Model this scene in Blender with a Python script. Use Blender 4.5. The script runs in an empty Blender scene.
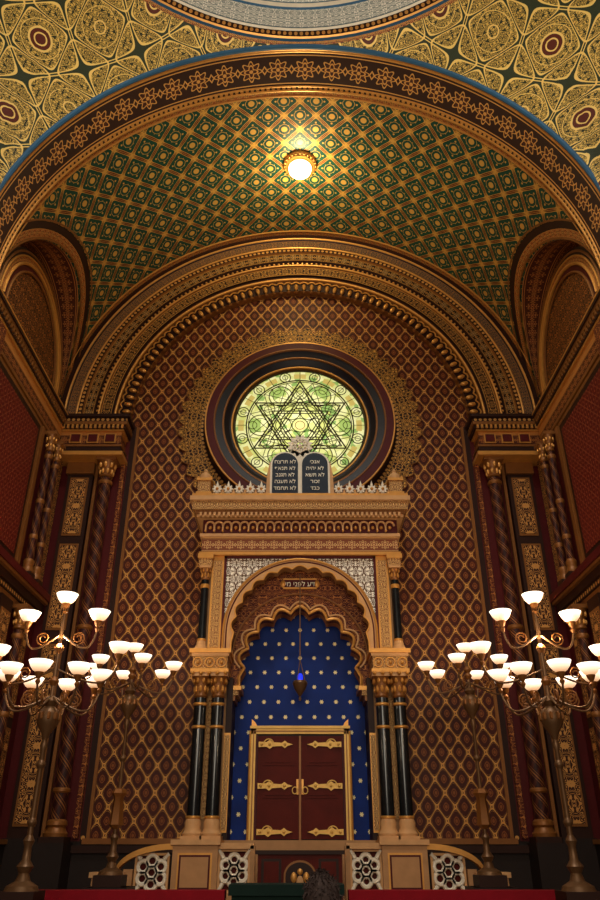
import bpy, math, random
from math import sin, cos, pi, sqrt, atan2, radians
from mathutils import Vector, Matrix
random.seed(3)
ZC=1.75
def H(h): return h+ZC
SP=9.4
scene=bpy.context.scene
# ------------------------------------------------------------------ materials
def lin(c):
    c=c/255.0
    return c/12.92 if c<=0.04045 else ((c+0.055)/1.055)**2.4
def C(r,g,b): return (lin(r),lin(g),lin(b),1.0)
NT=None
class E:
    def __init__(s,k): s.k=k
    def __add__(s,o): return m('ADD',s,o)
    def __radd__(s,o): return m('ADD',o,s)
    def __sub__(s,o): return m('SUBTRACT',s,o)
    def __rsub__(s,o): return m('SUBTRACT',o,s)
    def __mul__(s,o): return m('MULTIPLY',s,o)
    def __rmul__(s,o): return m('MULTIPLY',o,s)
    def __truediv__(s,o): return m('DIVIDE',s,o)
    def abs(s): return m('ABSOLUTE',s)
    def lt(s,o): return m('LESS_THAN',s,o)
    def gt(s,o): return m('GREATER_THAN',s,o)
    def fr(s): return m('FRACT',s)
    def cos(s): return m('COSINE',s)
    def sin(s): return m('SINE',s)
def m(op,a,b=None):
    n=NT.nodes.new('ShaderNodeMath'); n.operation=op
    for i,x in enumerate((a,b)):
        if x is None: continue
        if isinstance(x,E): NT.links.new(x.k,n.inputs[i])
        else: n.inputs[i].default_value=float(x)
    return E(n.outputs[0])
def mx(a,b): return m('MAXIMUM',a,b)
def mn(a,b): return m('MINIMUM',a,b)
def mixc(f,a,b):
    n=NT.nodes.new('ShaderNodeMix'); n.data_type='RGBA'
    if isinstance(f,E): NT.links.new(f.k,n.inputs['Factor'])
    else: n.inputs['Factor'].default_value=f
    for nm,x in (('A',a),('B',b)):
        idx=[i for i,s in enumerate(n.inputs) if s.name==nm and s.type=='RGBA'][0]
        if isinstance(x,tuple): n.inputs[idx].default_value=x
        else: NT.links.new(x,n.inputs[idx])
    return [o for o in n.outputs if o.type=='RGBA'][0]
def vec(x,y,z=0.0):
    n=NT.nodes.new('ShaderNodeCombineXYZ')
    for i,a in enumerate((x,y,z)):
        if isinstance(a,E): NT.links.new(a.k,n.inputs[i])
        else: n.inputs[i].default_value=a
    return n.outputs[0]
def noise(v,scale,detail=0.0,dist=0.0):
    n=NT.nodes.new('ShaderNodeTexNoise'); n.inputs['Scale'].default_value=scale
    n.inputs['Detail'].default_value=detail; n.inputs['Distortion'].default_value=dist
    if v is not None: NT.links.new(v,n.inputs['Vector'])
    return E(n.outputs[0])
def newmat(name,spec=.22):
    global NT
    mt=bpy.data.materials.new(name); mt.use_nodes=True; NT=mt.node_tree
    b=NT.nodes['Principled BSDF']; b.inputs['Specular IOR Level'].default_value=spec
    return mt,b
def uv():
    t=NT.nodes.new('ShaderNodeTexCoord'); s=NT.nodes.new('ShaderNodeSeparateXYZ')
    NT.links.new(t.outputs['UV'],s.inputs[0]); return E(s.outputs[0]),E(s.outputs[1])
def plain(name,col,rough=.5,metal=0.0,emis=None,es=0,var=0.12,nsc=6,spec=.22):
    mt,b=newmat(name,spec)
    if var>0:
        t=NT.nodes.new('ShaderNodeTexCoord')
        n=noise(t.outputs['Object'],nsc,4)
        dk=tuple(c*max(.1,1-var*2.2) for c in col[:3])+(1,); br=tuple(min(1,c*(1+var)) for c in col[:3])+(1,)
        NT.links.new(mixc(n,dk,br),b.inputs['Base Color'])
        bp=NT.nodes.new('ShaderNodeBump'); bp.inputs['Strength'].default_value=.08
        NT.links.new(n.k,bp.inputs['Height']); NT.links.new(bp.outputs[0],b.inputs['Normal'])
    else: b.inputs['Base Color'].default_value=col
    b.inputs['Roughness'].default_value=rough; b.inputs['Metallic'].default_value=metal
    if emis: b.inputs['Emission Color'].default_value=emis; b.inputs['Emission Strength'].default_value=es
    return mt
def pat(name,fn,rough=.5,metal=.25,bump=.5):
    mt,b=newmat(name); u,v=uv(); col,fac=fn(u,v)
    NT.links.new(col,b.inputs['Base Color']); b.inputs['Roughness'].default_value=rough
    if fac is not None:
        mm=fac*metal; NT.links.new(mm.k,b.inputs['Metallic'])
        bp=NT.nodes.new('ShaderNodeBump'); bp.inputs['Strength'].default_value=bump; bp.inputs['Distance'].default_value=.02
        NT.links.new(fac.k,bp.inputs['Height']); NT.links.new(bp.outputs[0],b.inputs['Normal'])
    return mt
def arabf(u,v,w,h,sc,K=6,th=.16):
    mu=((u/w).fr()-.5).abs()*w; mv=((v/h).fr()-.5).abs()*h
    n=noise(vec(mu,mv,w*3.1+h),sc,0.0,.6)
    return ((n*K).fr()-.5).abs().lt(th)
GOLD=C(212,152,74); GOLD2=C(150,97,45); DKB=C(34,17,11); RED=C(90,24,16); BRN=C(70,36,20)
def m_arab(name,w,h,sc,bg=DKB,fg=GOLD,K=6,th=.16,W=None):
    def f(u,v):
        a=arabf(u,v,w,h,sc,K,th)
        if W:
            d=(v/W-.5).abs(); a=a*d.lt(.38); a=mx(a,d.gt(.44))
        return mixc(a,bg,fg),a
    return pat(name,f)
def m_ros(name,W,w,bg=DKB,fg=GOLD,petn=8,extra=None):
    def f(u,v):
        pu=(u/w).fr()-.5; pv=v/w-W/(2*w)
        r=m('SQRT',pu*pu+pv*pv); th=m('ARCTAN2',pv,pu)
        pet=(th*petn).cos()*.07+.33
        a=(r-pet).abs().lt(.03)
        a=mx(a,r.lt(.07)); a=mx(a,(r-((th*4).cos()*.06+.18)).abs().lt(.03))
        pu2=((u/w+.5).fr()-.5).abs(); a=mx(a,(pu2+pv.abs()*.6-.09).abs().lt(.025))
        d=(v/W-.5).abs(); a=mx(a,d.gt(.465)); a=mx(a,(d-.40).abs().lt(.015))
        c=mixc(r.lt(.30),bg,extra or RED)
        return mixc(a,c,fg),a
    return pat(name,f)
def f_lat(u,v):
    a=u*(2*pi/.36); b=v*(2*pi/.50); g=a.cos()+b.cos()
    ag=g.abs()
    l=mx((ag-.09).abs().lt(.075),((ag-.42).abs()).lt(.022))
    q=((a*2).cos()+(b*2).cos())
    mo=ag.gt(1.15)*((q-.9).abs().lt(.30)); core=ag.gt(1.9)
    n=noise(vec(u,v),.8,3)
    bg=mixc(n,C(46,15,9),C(84,30,17))
    c=mixc(mx(mo,core),bg,C(134,74,34)); c=mixc(l,c,C(222,160,82))
    return c,mx(l,mo*.5)
LAT=pat('lattice_wall_paint',f_lat,metal=.15)
def f_redlat(u,v):
    a=u*(2*pi/.24); b=v*(2*pi/.24); g=(a.cos()+b.cos()).abs()
    l=(g-.12).abs().lt(.10)
    return mixc(mx(l,g.gt(1.8)),C(92,15,15),C(138,72,42)),l
REDLAT=pat('red_lattice_paint',f_redlat)
def f_vault(u,v):
    P=.76
    a=u*(2*pi/P); b=v*(2*pi/P); g=a.cos()+b.cos(); ag=g.abs()
    q=(a*2).cos()+(b*2).cos()
    k=ag+q*.10
    n=noise(vec(u,v),.35,2)
    gcol=mixc(n,C(10,48,44),C(18,72,54))
    base=mixc(k.gt(.28),C(98,46,24),gcol)
    out=(k-.28).abs().lt(.06)
    cen=g.abs().lt(.035)
    # eight-pointed star at each cell centre built from two rotated squares
    s1=((a*.5).cos().abs()-1).abs()+((b*.5).cos().abs()-1).abs()
    star=k.gt(1.95); ray=(k-1.42).abs().lt(.05)*((q-.55).abs().gt(.12)); dots=((a*4).cos()*(b*4).cos()).gt(.72)*k.lt(1.3)*k.gt(.45)
    nodes=((a.sin().abs().lt(.30))*(b.sin().abs().lt(.30)))*ag.lt(.4)
    f1=mx(mx(star,out),mx(mx(ray,dots),cen))
    base=mixc(nodes,base,C(120,34,20))
    base=mixc(f1,base,C(206,154,72))
    return base,f1
VAULT=pat('vault_paint',f_vault,rough=.42)
def f_pend(u,v):
    P=1.7
    a=u*(2*pi/P); b=v*(2*pi/P); g=a.cos()+b.cos()
    a2=(u+v)*(2*pi/P); b2=(u-v)*(2*pi/P); g2=a2.cos()+b2.cos()
    st=mx((g.abs()-.12).abs().lt(.045),(g2.abs()-.12).abs().lt(.045)); sti=mx(g.abs().lt(.075),g2.abs().lt(.075))
    st=mx(st,(g.abs()-1.25).abs().lt(.025))
    med=g.gt(1.72); mring=mx((g-1.72).abs().lt(.05),(g.abs()-1.92).abs().lt(.02))
    fill=arabf(u,v,.36,.36,15,5,.2)
    bg=mixc(fill,C(50,50,28),C(216,176,86))
    c=mixc(sti,bg,C(50,56,36)); c=mixc(st,c,C(238,200,110)); c=mixc(med,c,C(92,38,24)); c=mixc(mring,c,C(236,198,112))
    return c,mx(mx(fill,st),mring)
PEND=pat('pendentive_paint',f_pend,rough=.45,metal=.15)
def f_dome(u,v):
    a=arabf(u,v,.3,.3,15,5,.24); d=(v/.4).fr()
    c=mixc(a,C(160,168,162),C(254,250,240)); c=mixc((d-.5).abs().gt(.45),c,C(80,104,116))
    return c,a
DOME=pat('dome_paint',f_dome,metal=0)
ARW=m_arab('arabesque_gold_wide',.5,.6,6,bg=C(46,22,12),fg=C(170,112,50))
ARB=m_arab('arabesque_pilaster',.40,.7,9,bg=C(54,22,15),fg=C(206,146,78),th=.2)
ARR=m_arab('arabesque_red',.4,.56,9,bg=C(76,21,15),fg=C(178,112,56),th=.15)
ARC=m_arab('arabesque_cream',.24,.24,16,bg=C(112,58,34),fg=C(226,180,112),th=.22)
ARWH=m_arab('white_floral',.34,.34,11,bg=C(110,84,64),fg=C(250,242,226),K=5,th=.26)
HALO=m_arab('halo_fretwork',.5,.42,9,bg=C(46,22,12),fg=C(206,150,70),K=6,th=.2)
LUN=m_arab('lunette_paint',.6,.6,6.5,bg=C(46,21,12),fg=C(170,104,44),th=.15)
BR1=m_ros('band_rosette_small',.24,.24,bg=DKB,extra=C(24,58,58))
BR2=m_ros('band_rosette_arch',.83,.60,bg=C(48,20,13),fg=C(212,152,82),extra=C(70,30,18))
BR3=m_ros('band_orange',.3,.22,bg=C(78,35,18),fg=C(190,124,60),extra=C(86,28,18))
BRS=m_ros('band_orange_strip',.17,.17,bg=C(136,68,28),fg=C(216,154,80),extra=C(70,32,16))
AB1=m_arab('band_arab',.4,.26,11,bg=C(36,17,11),fg=C(204,146,72),W=.26,th=.18)
AB2=m_arab('band_teal',.3,.2,12,bg=C(20,44,50),fg=C(180,120,60),W=.2,th=.18)
FRZ=m_ros('ark_frieze',.34,.24,bg=C(130,70,42),fg=C(228,184,120),extra=C(124,46,30))
def f_dots(u,v):
    pu=(u/.12).fr()-.5; pv=v/.12-.5; r=m('SQRT',pu*pu+pv*pv); a=r.lt(.32)
    return mixc(a,C(42,19,12),C(202,146,76)),a
DOTS=pat('bead_band',f_dots)
def f_stars(u,v):
    w=.30; row=m('FLOOR',v/w); off=m('MODULO',row,2.0)*.5
    pu=(u/w+off+40).fr()-.5; pv=(v/w+40).fr()-.5
    r=m('SQRT',pu*pu+pv*pv); th=m('ARCTAN2',pv,pu)
    a=(r-((th*6).cos()*.03+.12)).lt(0.0)
    n=noise(vec(u,v),2,2)
    return mixc(a,mixc(n,C(4,28,90),C(9,50,134)),C(250,230,170)),a
BLUE=pat('blue_starred_paint',f_stars,rough=.6,bump=.1)
def f_spiral(u,v):
    a=((u/.88*3+v/.34).fr()-.5).abs(); b=((u/.88*6-v/.3).fr()-.5).abs()
    g=mx(a.lt(.05),(a-.2).abs().lt(.02)); c=mixc(b.lt(.2),C(46,16,15),C(70,30,20))
    return mixc(g,c,C(142,90,46)),g
SPIR=pat('spiral_shaft_paint',f_spiral)
gold=plain('gold_leaf',C(216,152,72),.38,.45,spec=.5)
gold2=plain('old_gold',C(138,86,38),.42,.3,spec=.4)
brown=plain('dark_brown_moulding',C(46,22,13),.5)
dkred=plain('oxblood_paint',C(80,17,17),.5)
black=plain('dark_dado',C(36,26,23),.5)
framedark=plain('window_frame_dark',C(26,20,26),.4)
cream=plain('cream_stone',C(208,158,106),.5)
stone=plain('sandstone',C(180,134,90),.6)
marble=plain('dark_green_marble',C(24,28,30),.15,var=.35,nsc=9,spec=.5)
wood=plain('mahogany',C(92,24,14),.5,var=.2,nsc=3,spec=.12)
bronze=plain('bronze',C(112,80,50),.4,.45,spec=.4)
blueline=plain('blue_rim_paint',C(50,92,124),.5)
slate=plain('slate_tablet',C(34,44,58),.5)
white=plain('ivory_white',C(240,228,206),.5)
letter=plain('letter_white',C(250,244,226),.5,var=0)
velvet=plain('red_velvet',C(140,12,28),.9)
green=plain('green_cloth',C(20,40,34),.9)
floorm=plain('stone_floor',C(110,92,78),.4)
doorgold=plain('gilded_frame',C(226,178,92),.45,.3,spec=.4)
def mk_glow():
    mt,b=newmat('opal_glass_lit'); u,v=uv()
    NT.links.new(mixc(u,(1.0,.50,.22,1),(1,.88,.72,1)),b.inputs['Emission Color'])
    s=u*1.5+.6; NT.links.new(s.k,b.inputs['Emission Strength'])
    b.inputs['Base Color'].default_value=C(240,225,205); b.inputs['Roughness'].default_value=.35
    return mt
glow=mk_glow()
bluegl=plain('blue_glass_lit',C(30,40,160),.2,emis=C(40,60,255),es=1.0,var=0)
lampg=plain('ceiling_lamp_glass',C(255,240,200),.3,emis=C(255,226,150),es=7,var=0)
lead=plain('window_lead',C(66,60,28),.5)
hair=plain('grey_brown_hair',C(58,44,40),.8,var=.35,nsc=60)
skin=plain('skin',C(200,150,124),.5)
coat=plain('dark_coat',C(34,36,44),.85)
def mk_glass():
    mt,b=newmat('stained_glass_emissive'); u,v=uv()
    n=NT.nodes.new('ShaderNodeTexVoronoi'); n.inputs['Scale'].default_value=7.0
    NT.links.new(vec(u,v),n.inputs['Vector'])
    s=NT.nodes.new('ShaderNodeSeparateColor'); NT.links.new(n.outputs['Color'],s.inputs[0])
    rr=m('SQRT',u*u+v*v); th=m('ARCTAN2',v,u)
    r1=E(s.outputs[0])
    c=mixc(r1,C(206,208,104),C(252,246,176)); c=mixc(E(s.outputs[1]).gt(.84),c,C(140,176,84))
    c=mixc((rr-1.5).abs().lt(.07)*((th*12).cos().gt(.3)),c,C(204,176,82))
    c=mixc((rr-1.14).abs().lt(.14)*((th*6).cos().gt(.5)),c,C(160,186,86))
    c=mixc((rr-.62).abs().lt(.12)*((th*6).cos().gt(.2)),c,C(214,216,116))
    c=mixc(rr.lt(.16),c,C(240,214,130))
    sh=1.5-rr*.38
    b.inputs['Base Color'].default_value=(.1,.1,.08,1); b.inputs['Roughness'].default_value=.3
    NT.links.new(c,b.inputs['Emission Color']); NT.links.new(sh.k,b.inputs['Emission Strength'])  # glass emits to stand in for daylight behind it, strongest at the centre
    return mt
GLASS=mk_glass()
# ------------------------------------------------------------------ mesh builder
class MB:
    def __init__(s): s.v=[];s.f=[];s.mi=[];s.uvs=[];s.mats=[];s.M=Matrix()
    def mt(s,mat):
        if mat not in s.mats: s.mats.append(mat)
        return s.mats.index(mat)
    def av(s,p):
        s.v.append(tuple(s.M@Vector(p))); return len(s.v)-1
    def grid(s,P,U,mat,closed=False):
        idx=[[s.av(p) for p in row] for row in P]; k=s.mt(mat)
        for i in range(len(P)-1):
            for j in range(len(P[0])-1):
                s.f.append((idx[i][j],idx[i+1][j],idx[i+1][j+1],idx[i][j+1])); s.mi.append(k)
                s.uvs.append((U[i][j],U[i+1][j],U[i+1][j+1],U[i][j+1]))
    def poly(s,pts,mat,U=None):
        ids=[s.av(p) for p in pts]; s.f.append(tuple(ids)); s.mi.append(s.mt(mat))
        s.uvs.append(U or [(p[0]+p[1],p[2]) for p in pts])
    def box(s,x0,x1,y0,y1,z0,z1,mat):
        x0,x1=min(x0,x1),max(x0,x1); y0,y1=min(y0,y1),max(y0,y1); z0,z1=min(z0,z1),max(z0,z1)
        q=[(x0,y0,z0),(x1,y0,z0),(x1,y1,z0),(x0,y1,z0),(x0,y0,z1),(x1,y0,z1),(x1,y1,z1),(x0,y1,z1)]
        ids=[s.av(p) for p in q]; k=s.mt(mat)
        for fc,ax in (((0,1,5,4),1),((2,3,7,6),1),((1,2,6,5),0),((3,0,4,7),0),((4,5,6,7),2),((3,2,1,0),2)):
            s.f.append(tuple(ids[i] for i in fc)); s.mi.append(k)
            if ax==1: U=[(q[i][0]-x0,q[i][2]-z0) for i in fc]
            elif ax==0: U=[(q[i][1]-y0,q[i][2]-z0) for i in fc]
            else: U=[(q[i][0]-x0,q[i][1]-y0) for i in fc]
            s.uvs.append(U)
    def lathe(s,cx,cy,prof,mat,n=24,cap=True,fade=False):
        P=[];U=[]; z0=min(p[1] for p in prof); z1=max(p[1] for p in prof)
        for j,(r,z) in enumerate(prof):
            P.append([(cx+r*cos(2*pi*i/n),cy+r*sin(2*pi*i/n),z) for i in range(n+1)])
            U.append([(((z-z0)/(z1-z0),0) if fade else (i/n*.88,z)) for i in range(n+1)])
        s.grid(P,U,mat)
        if cap:
            for r,z in (prof[0],prof[-1]):
                if r>.001: s.poly([(cx+r*cos(2*pi*i/n),cy+r*sin(2*pi*i/n),z) for i in range(n)],mat)
    def arc(s,cx,cz,segs,a0=0,a1=pi,n=96):
        for r0,y0,r1,y1,mat in segs:
            W=math.hypot(r1-r0,y1-y0); rm=(r0+r1)/2
            P=[];U=[]
            for i in range(n+1):
                a=a0+(a1-a0)*i/n
                P.append([(cx-r0*cos(a),y0,cz+r0*sin(a)),(cx-r1*cos(a),y1,cz+r1*sin(a))])
                U.append([(a*rm,0),(a*rm,W)])
            s.grid(P,U,mat)
    def tube(s,pts,r,mat,n=8,closed=False,r2=None):
        pts=[Vector(p) for p in pts]; N=len(pts)
        P=[];U=[];L=0; up=None
        for i,p in enumerate(pts):
            if closed: t=pts[(i+1)%(N-1) if i==N-1 else i+1]-pts[i-1 if i>0 else N-2]
            else: t=pts[min(i+1,N-1)]-pts[max(i-1,0)]
            t.normalize()
            if up is None: up=Vector((0,1,0)) if abs(t.y)<.9 else Vector((1,0,0))
            a=t.cross(up)
            if a.length<1e-4: a=t.orthogonal()
            a.normalize(); b=a.cross(t).normalized(); up=b.copy()
            if i: L+=(p-pts[i-1]).length
            rr=r if r2 is None else r+(r2-r)*i/(N-1)
            P.append([tuple(p+a*rr*cos(2*pi*k/n)+b*rr*sin(2*pi*k/n)) for k in range(n+1)])
            U.append([(L,k*rr*6.28/n) for k in range(n+1)])
        s.grid(P,U,mat)
    def ball(s,c,r,mat,n=10,sc=(1,1,1),R=None):
        P=[];U=[]
        h=n//2+1
        for j in range(h+1):
            t=pi*j/h; row=[]
            for i in range(n+1):
                q=Vector((r*sc[0]*sin(t)*cos(2*pi*i/n),r*sc[1]*sin(t)*sin(2*pi*i/n),r*sc[2]*cos(t)))
                if R: q=R@q
                row.append(tuple(Vector(c)+q))
            P.append(row); U.append([(i/n,j/h) for i in range(n+1)])
        s.grid(P,U,mat)
    def plate(s,pts,y0,y1,mat,side=None):
        side=side or mat
        s.poly([(x,y0,z) for x,z in pts],mat,[(x,z) for x,z in pts])
        s.poly([(x,y1,z) for x,z in pts],mat,[(x,z) for x,z in pts])
        q=pts+[pts[0]]
        s.grid([[(x,y0,z),(x,y1,z)] for x,z in q],[[(x+z,0),(x+z,.1)] for x,z in q],side)
    def ringplate(s,inner,outer,y0,y1,mat,rev):
        s.grid([[(a[0],y0,a[1]),(b[0],y0,b[1])] for a,b in zip(inner,outer)],[[a,b] for a,b in zip(inner,outer)],mat)
        L=0;U=[]
        for i,a in enumerate(inner):
            if i: L+=math.dist(a,inner[i-1])
            U.append([(L,0),(L,abs(y1-y0))])
        s.grid([[(a[0],y0,a[1]),(a[0],y1,a[1])] for a in inner],U,rev)
    def mesh(s,name):
        me=bpy.data.meshes.new(name); me.from_pydata(s.v,[],s.f)
        for mt in s.mats: me.materials.append(mt)
        l=me.uv_layers.new(name='UVMap'); d=[]
        for u in s.uvs:
            for a in u: d+= [a[0],a[1]]
        l.data.foreach_set('uv',d)
        me.polygons.foreach_set('material_index',s.mi)
        me.polygons.foreach_set('use_smooth',[True]*len(s.f))
        me.update()
        try: me.set_sharp_from_angle(angle=radians(38))
        except Exception: pass
        return me
    def obj(s,name,parent=None,me=None):
        o=bpy.data.objects.new(name,me or s.mesh(name)); scene.collection.objects.link(o)
        if parent: o.parent=parent
        return o
def empty(name,loc=(0,0,0)):
    o=bpy.data.objects.new(name,None); o.location=loc; scene.collection.objects.link(o); return o
def mobj(name,me,parent=None,loc=(0,0,0)):
    o=bpy.data.objects.new(name,me); scene.collection.objects.link(o); o.location=loc
    if parent: o.parent=parent
    return o
def foil(cx,cz,R,nl,d,n,a0=0.0,a1=pi):
    r=[]
    for i in range(n+1):
        t=i/n; a=a0+(a1-a0)*t
        q=R-d*(1-abs(sin(nl*pi*t))); r.append((cx-q*cos(a),cz+q*sin(a)))
    return r
def circ(cx,cz,R,n,a0=0.0,a1=pi): return [(cx-R*cos(a0+(a1-a0)*i/n),cz+R*sin(a0+(a1-a0)*i/n)) for i in range(n+1)]
ZS=H(SP)
# ------------------------------------------------------------------ floor
b=MB(); b.box(-6.2,6.2,-19,.3,-.15,0,floorm); b.obj('floor')
b=MB(); b.box(-5.8,5.8,-3.4,0,0,.45,stone); b.box(-4.2,4.2,-2.6,0,.45,.8,stone); b.obj('trim_platform')
# ------------------------------------------------------------------ back wall
b=MB()
b.box(-6.3,6.3,.02,.3,0,ZS+6.3,brown)
b.grid([[(-5.85,0,0),(-5.85,0,H(.15))],[(5.85,0,0),(5.85,0,H(.15))]],[[(0,0),(0,1)],[(1,0),(1,1)]],black)
X=4.15
b.grid([[(-X,0,H(.15)),(-X,0,ZS)],[(X,0,H(.15)),(X,0,ZS)]],[[(-X,H(.15)),(-X,ZS)],[(X,H(.15)),(X,ZS)]],LAT)
n=64
top=[(-4.6*cos(pi*i/n),4.6*sin(pi*i/n)) for i in range(n+1)]
b.grid([[(x*.999,0,ZS),(x,0,ZS+z)] for x,z in top],[[(x,ZS),(x,ZS+z)] for x,z in top],LAT)
for s in (-1,1):
    b.box(s*4.13,s*4.25,-.03,0,H(.15),ZS,DOTS)
    b.box(s*4.25,s*5.85,-.01,.02,H(.15),ZS,dkred)
    b.box(s*4.06,s*4.13,-.04,0,H(.15),ZS,gold2)
b.box(-4.2,4.2,-.05,0,H(.10),H(.2),gold2)
b.box(-5.85,5.85,-.08,0,H(-.05),H(.08),brown)
b.obj('wall_back')
b=MB()
for s in (-1,1):
    b.box(s*5.02,s*5.62,-.16,0,H(-1.2),H(8.3),brown)
    for z0,z1 in ((.4,3.9),(4.2,6.2),(6.4,7.9)):
        b.box(s*5.10,s*5.54,-.185,0,H(z0),H(z1),gold2)
        b.box(s*5.14,s*5.50,-.20,0,H(z0+.05),H(z1-.05),ARB)
    b.box(s*5.0,s*5.66,-.24,0,H(-1.2),H(.2),black)
    b.box(s*5.0,s*5.66,-.22,0,H(8.0),H(8.3),gold2)
    b.box(s*4.28,s*4.38,-.10,0,H(.2),H(8.3),ARR)
    b.box(s*4.92,s*4.99,-.10,0,H(.2),H(8.3),gold2)
    b.box(s*4.38,s*4.92,-.62,0,H(-1.2),H(.12),black)
    for (p,z0,z1,mt) in ((.62,8.3,8.40,gold),(.56,8.40,8.55,brown),(.58,8.55,8.60,gold2),(.52,8.60,8.98,BR3),(.58,8.98,9.02,gold),(.62,9.02,9.12,brown),(.66,9.12,9.2,gold2),(.64,9.2,9.32,DOTS),(.70,9.32,9.4,brown)):
        b.box(s*(4.38-(p-.5)),s*5.85,-p,0,H(z0),H(z1),mt)
    for k in range(14):
        x=s*(4.33+k*.11); b.box(x-.025,x+.025,-.66,-.5,H(9.02),H(9.12),gold)
    for k in range(3):
        x=s*(4.62+k*.42); b.box(x-.14,x+.14,-.55,-.5,H(8.66),H(8.92),gold); b.box(x-.11,x+.11,-.565,-.5,H(8.69),H(8.89),dkred)
b.obj('trim_pilasters')
def column_mesh(name,r,h,shaft,leafmat=gold,base=gold2):
    b=MB()
    b.box(-r*1.6,r*1.6,-r*1.6,r*1.6,0,.10,brown)
    b.lathe(0,0,[(r*1.5,.10),(r*1.55,.16),(r*1.3,.2),(r*1.15,.26),(r*1.35,.30),(r*1.3,.36),(r*1.02,.40)],base)
    b.lathe(0,0,[(r,.4),(r*.97,h*.5),(r*.9,h-.5)],shaft,n=28)
    for z in (.9,h*.5,h-.62): b.lathe(0,0,[(r*.98,z-.05),(r*1.14,z-.02),(r*1.14,z+.02),(r*.98,z+.05)],gold2)
    b.lathe(0,0,[(r*.92,h-.48),(r*1.1,h-.46),(r*.95,h-.43),(r*1.0,h-.28),(r*1.25,h-.16),(r*1.55,h-.08)],base)
    for k in range(8):
        a=k*pi/4
        for (rr,zz,q) in ((1.0,h-.34,.26),(1.25,h-.18,.28)):
            b.ball((rr*r*cos(a+(.39 if q<.27 else 0)),rr*r*sin(a+(.39 if q<.27 else 0)),zz),r*q,leafmat,8,(1,1,1.9))
    b.box(-r*1.55,r*1.55,-r*1.55,r*1.55,h-.08,h,base)
    return b.mesh(name)
cm=column_mesh('wall_column_mesh',.15,8.3-.12,SPIR)
for s in (-1,1):
    mobj('engaged_column',cm,None,(s*4.65,-.31,H(.12)))
cm2=column_mesh('gallery_column_mesh',.085,3.45,SPIR)
cm3=column_mesh('lower_column_mesh',.11,4.2,SPIR)
for s in (-1,1):
    for y in (-.95,-1.45): mobj('gallery_column',cm2,None,(s*5.68,y,H(4.95)))
    mobj('lower_column',cm3,None,(s*5.63,-1.45,H(.15)))
# ------------------------------------------------------------------ arch mouldings end wall
b=MB()
segs=[(4.3,0,4.3,-.22,gold2),(4.3,-.22,4.62,-.22,brown),(4.62,-.22,4.68,-.34,gold2),(4.68,-.34,4.72,-.34,brown),(4.72,-.34,4.72,-.42,brown),
(4.72,-.42,4.98,-.42,AB1),(4.98,-.42,5.0,-.48,gold2),(5.0,-.48,5.08,-.48,brown),(5.08,-.48,5.12,-.56,brown),(5.12,-.56,5.36,-.56,BR1),(5.36,-.56,5.38,-.62,gold2),
(5.38,-.62,5.5,-.62,DOTS),(5.5,-.62,5.52,-.68,brown),(5.52,-.68,5.72,-.68,AB2),(5.72,-.68,5.76,-.72,brown),(5.76,-.72,5.97,-.72,brown)]
b.arc(0,ZS,segs,n=120)
for r,y,q in ((4.66,-.30,.035),(5.02,-.47,.025),(5.51,-.64,.028),(5.78,-.72,.028)):
    b.tube([(-r*cos(pi*i/96),y,ZS+r*sin(pi*i/96)) for i in range(97)],q,gold,8)
N=64
for i in range(N):
    a=pi*(i+.5)/N
    R=Matrix.Rotation(a-pi/2,3,'Y')
    r=4.40; b.ball((-r*cos(a),-.26,ZS+r*sin(a)),.072,gold,8,(.8,.9,1.5),R)
    r=4.27; b.ball((-r*cos(a),-.20,ZS+r*sin(a)),.05,gold2,8,(1.1,1.2,.8),R)
    pts=[]
    for k in range(9):
        t=k/8; aa=pi*(i+t)/N; rr=4.53+.06*sin(pi*t)
        pts.append((-rr*cos(aa),-.25,ZS+rr*sin(aa)))
    b.tube(pts,.02,gold,6)
N=120
for i in range(N):
    a=pi*(i+.5)/N; r=5.05; b.ball((-r*cos(a),-.50,ZS+r*sin(a)),.034,gold,6)
b.obj('trim_archivolt')
# ------------------------------------------------------------------ vault with lunettes
RV=5.95; YC=-2.98; RL=2.18; ST=.45; YF=-5.28; YF2=-6.34; XL=5.98
b=MB()
ys=sorted(set([0,-.70]+[YC+RL*cos(pi*i/40) for i in range(41)]+[YF]),reverse=True)
P=[];U=[];na=72
for y in ys:
    d=RL*RL-(y-YC)**2
    hc=(ST+sqrt(max(0,d))) if d>=-1e-9 else 0
    a0=math.asin(hc/RV); row=[];ur=[]
    for i in range(na+1):
        a=a0+(pi-2*a0)*i/na
        row.append((-RV*cos(a),y,ZS+RV*sin(a))); ur.append(((a-pi/2)*RV,y))
    P.append(row);U.append(ur)
b.grid(P,U,VAULT)
b.arc(0,ZS,[(RV-.02,-.68,RV-.02,-.85,BRS),(RV-.02,YF+.18,RV-.02,YF,BRS)],a0=.08,a1=pi-.08)
for y in (-.87,YF+.20): b.tube([(-(RV-.02)*cos(pi*i/96),y,ZS+(RV-.02)*sin(pi*i/96)) for i in range(6,91)],.02,gold,6)
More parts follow.
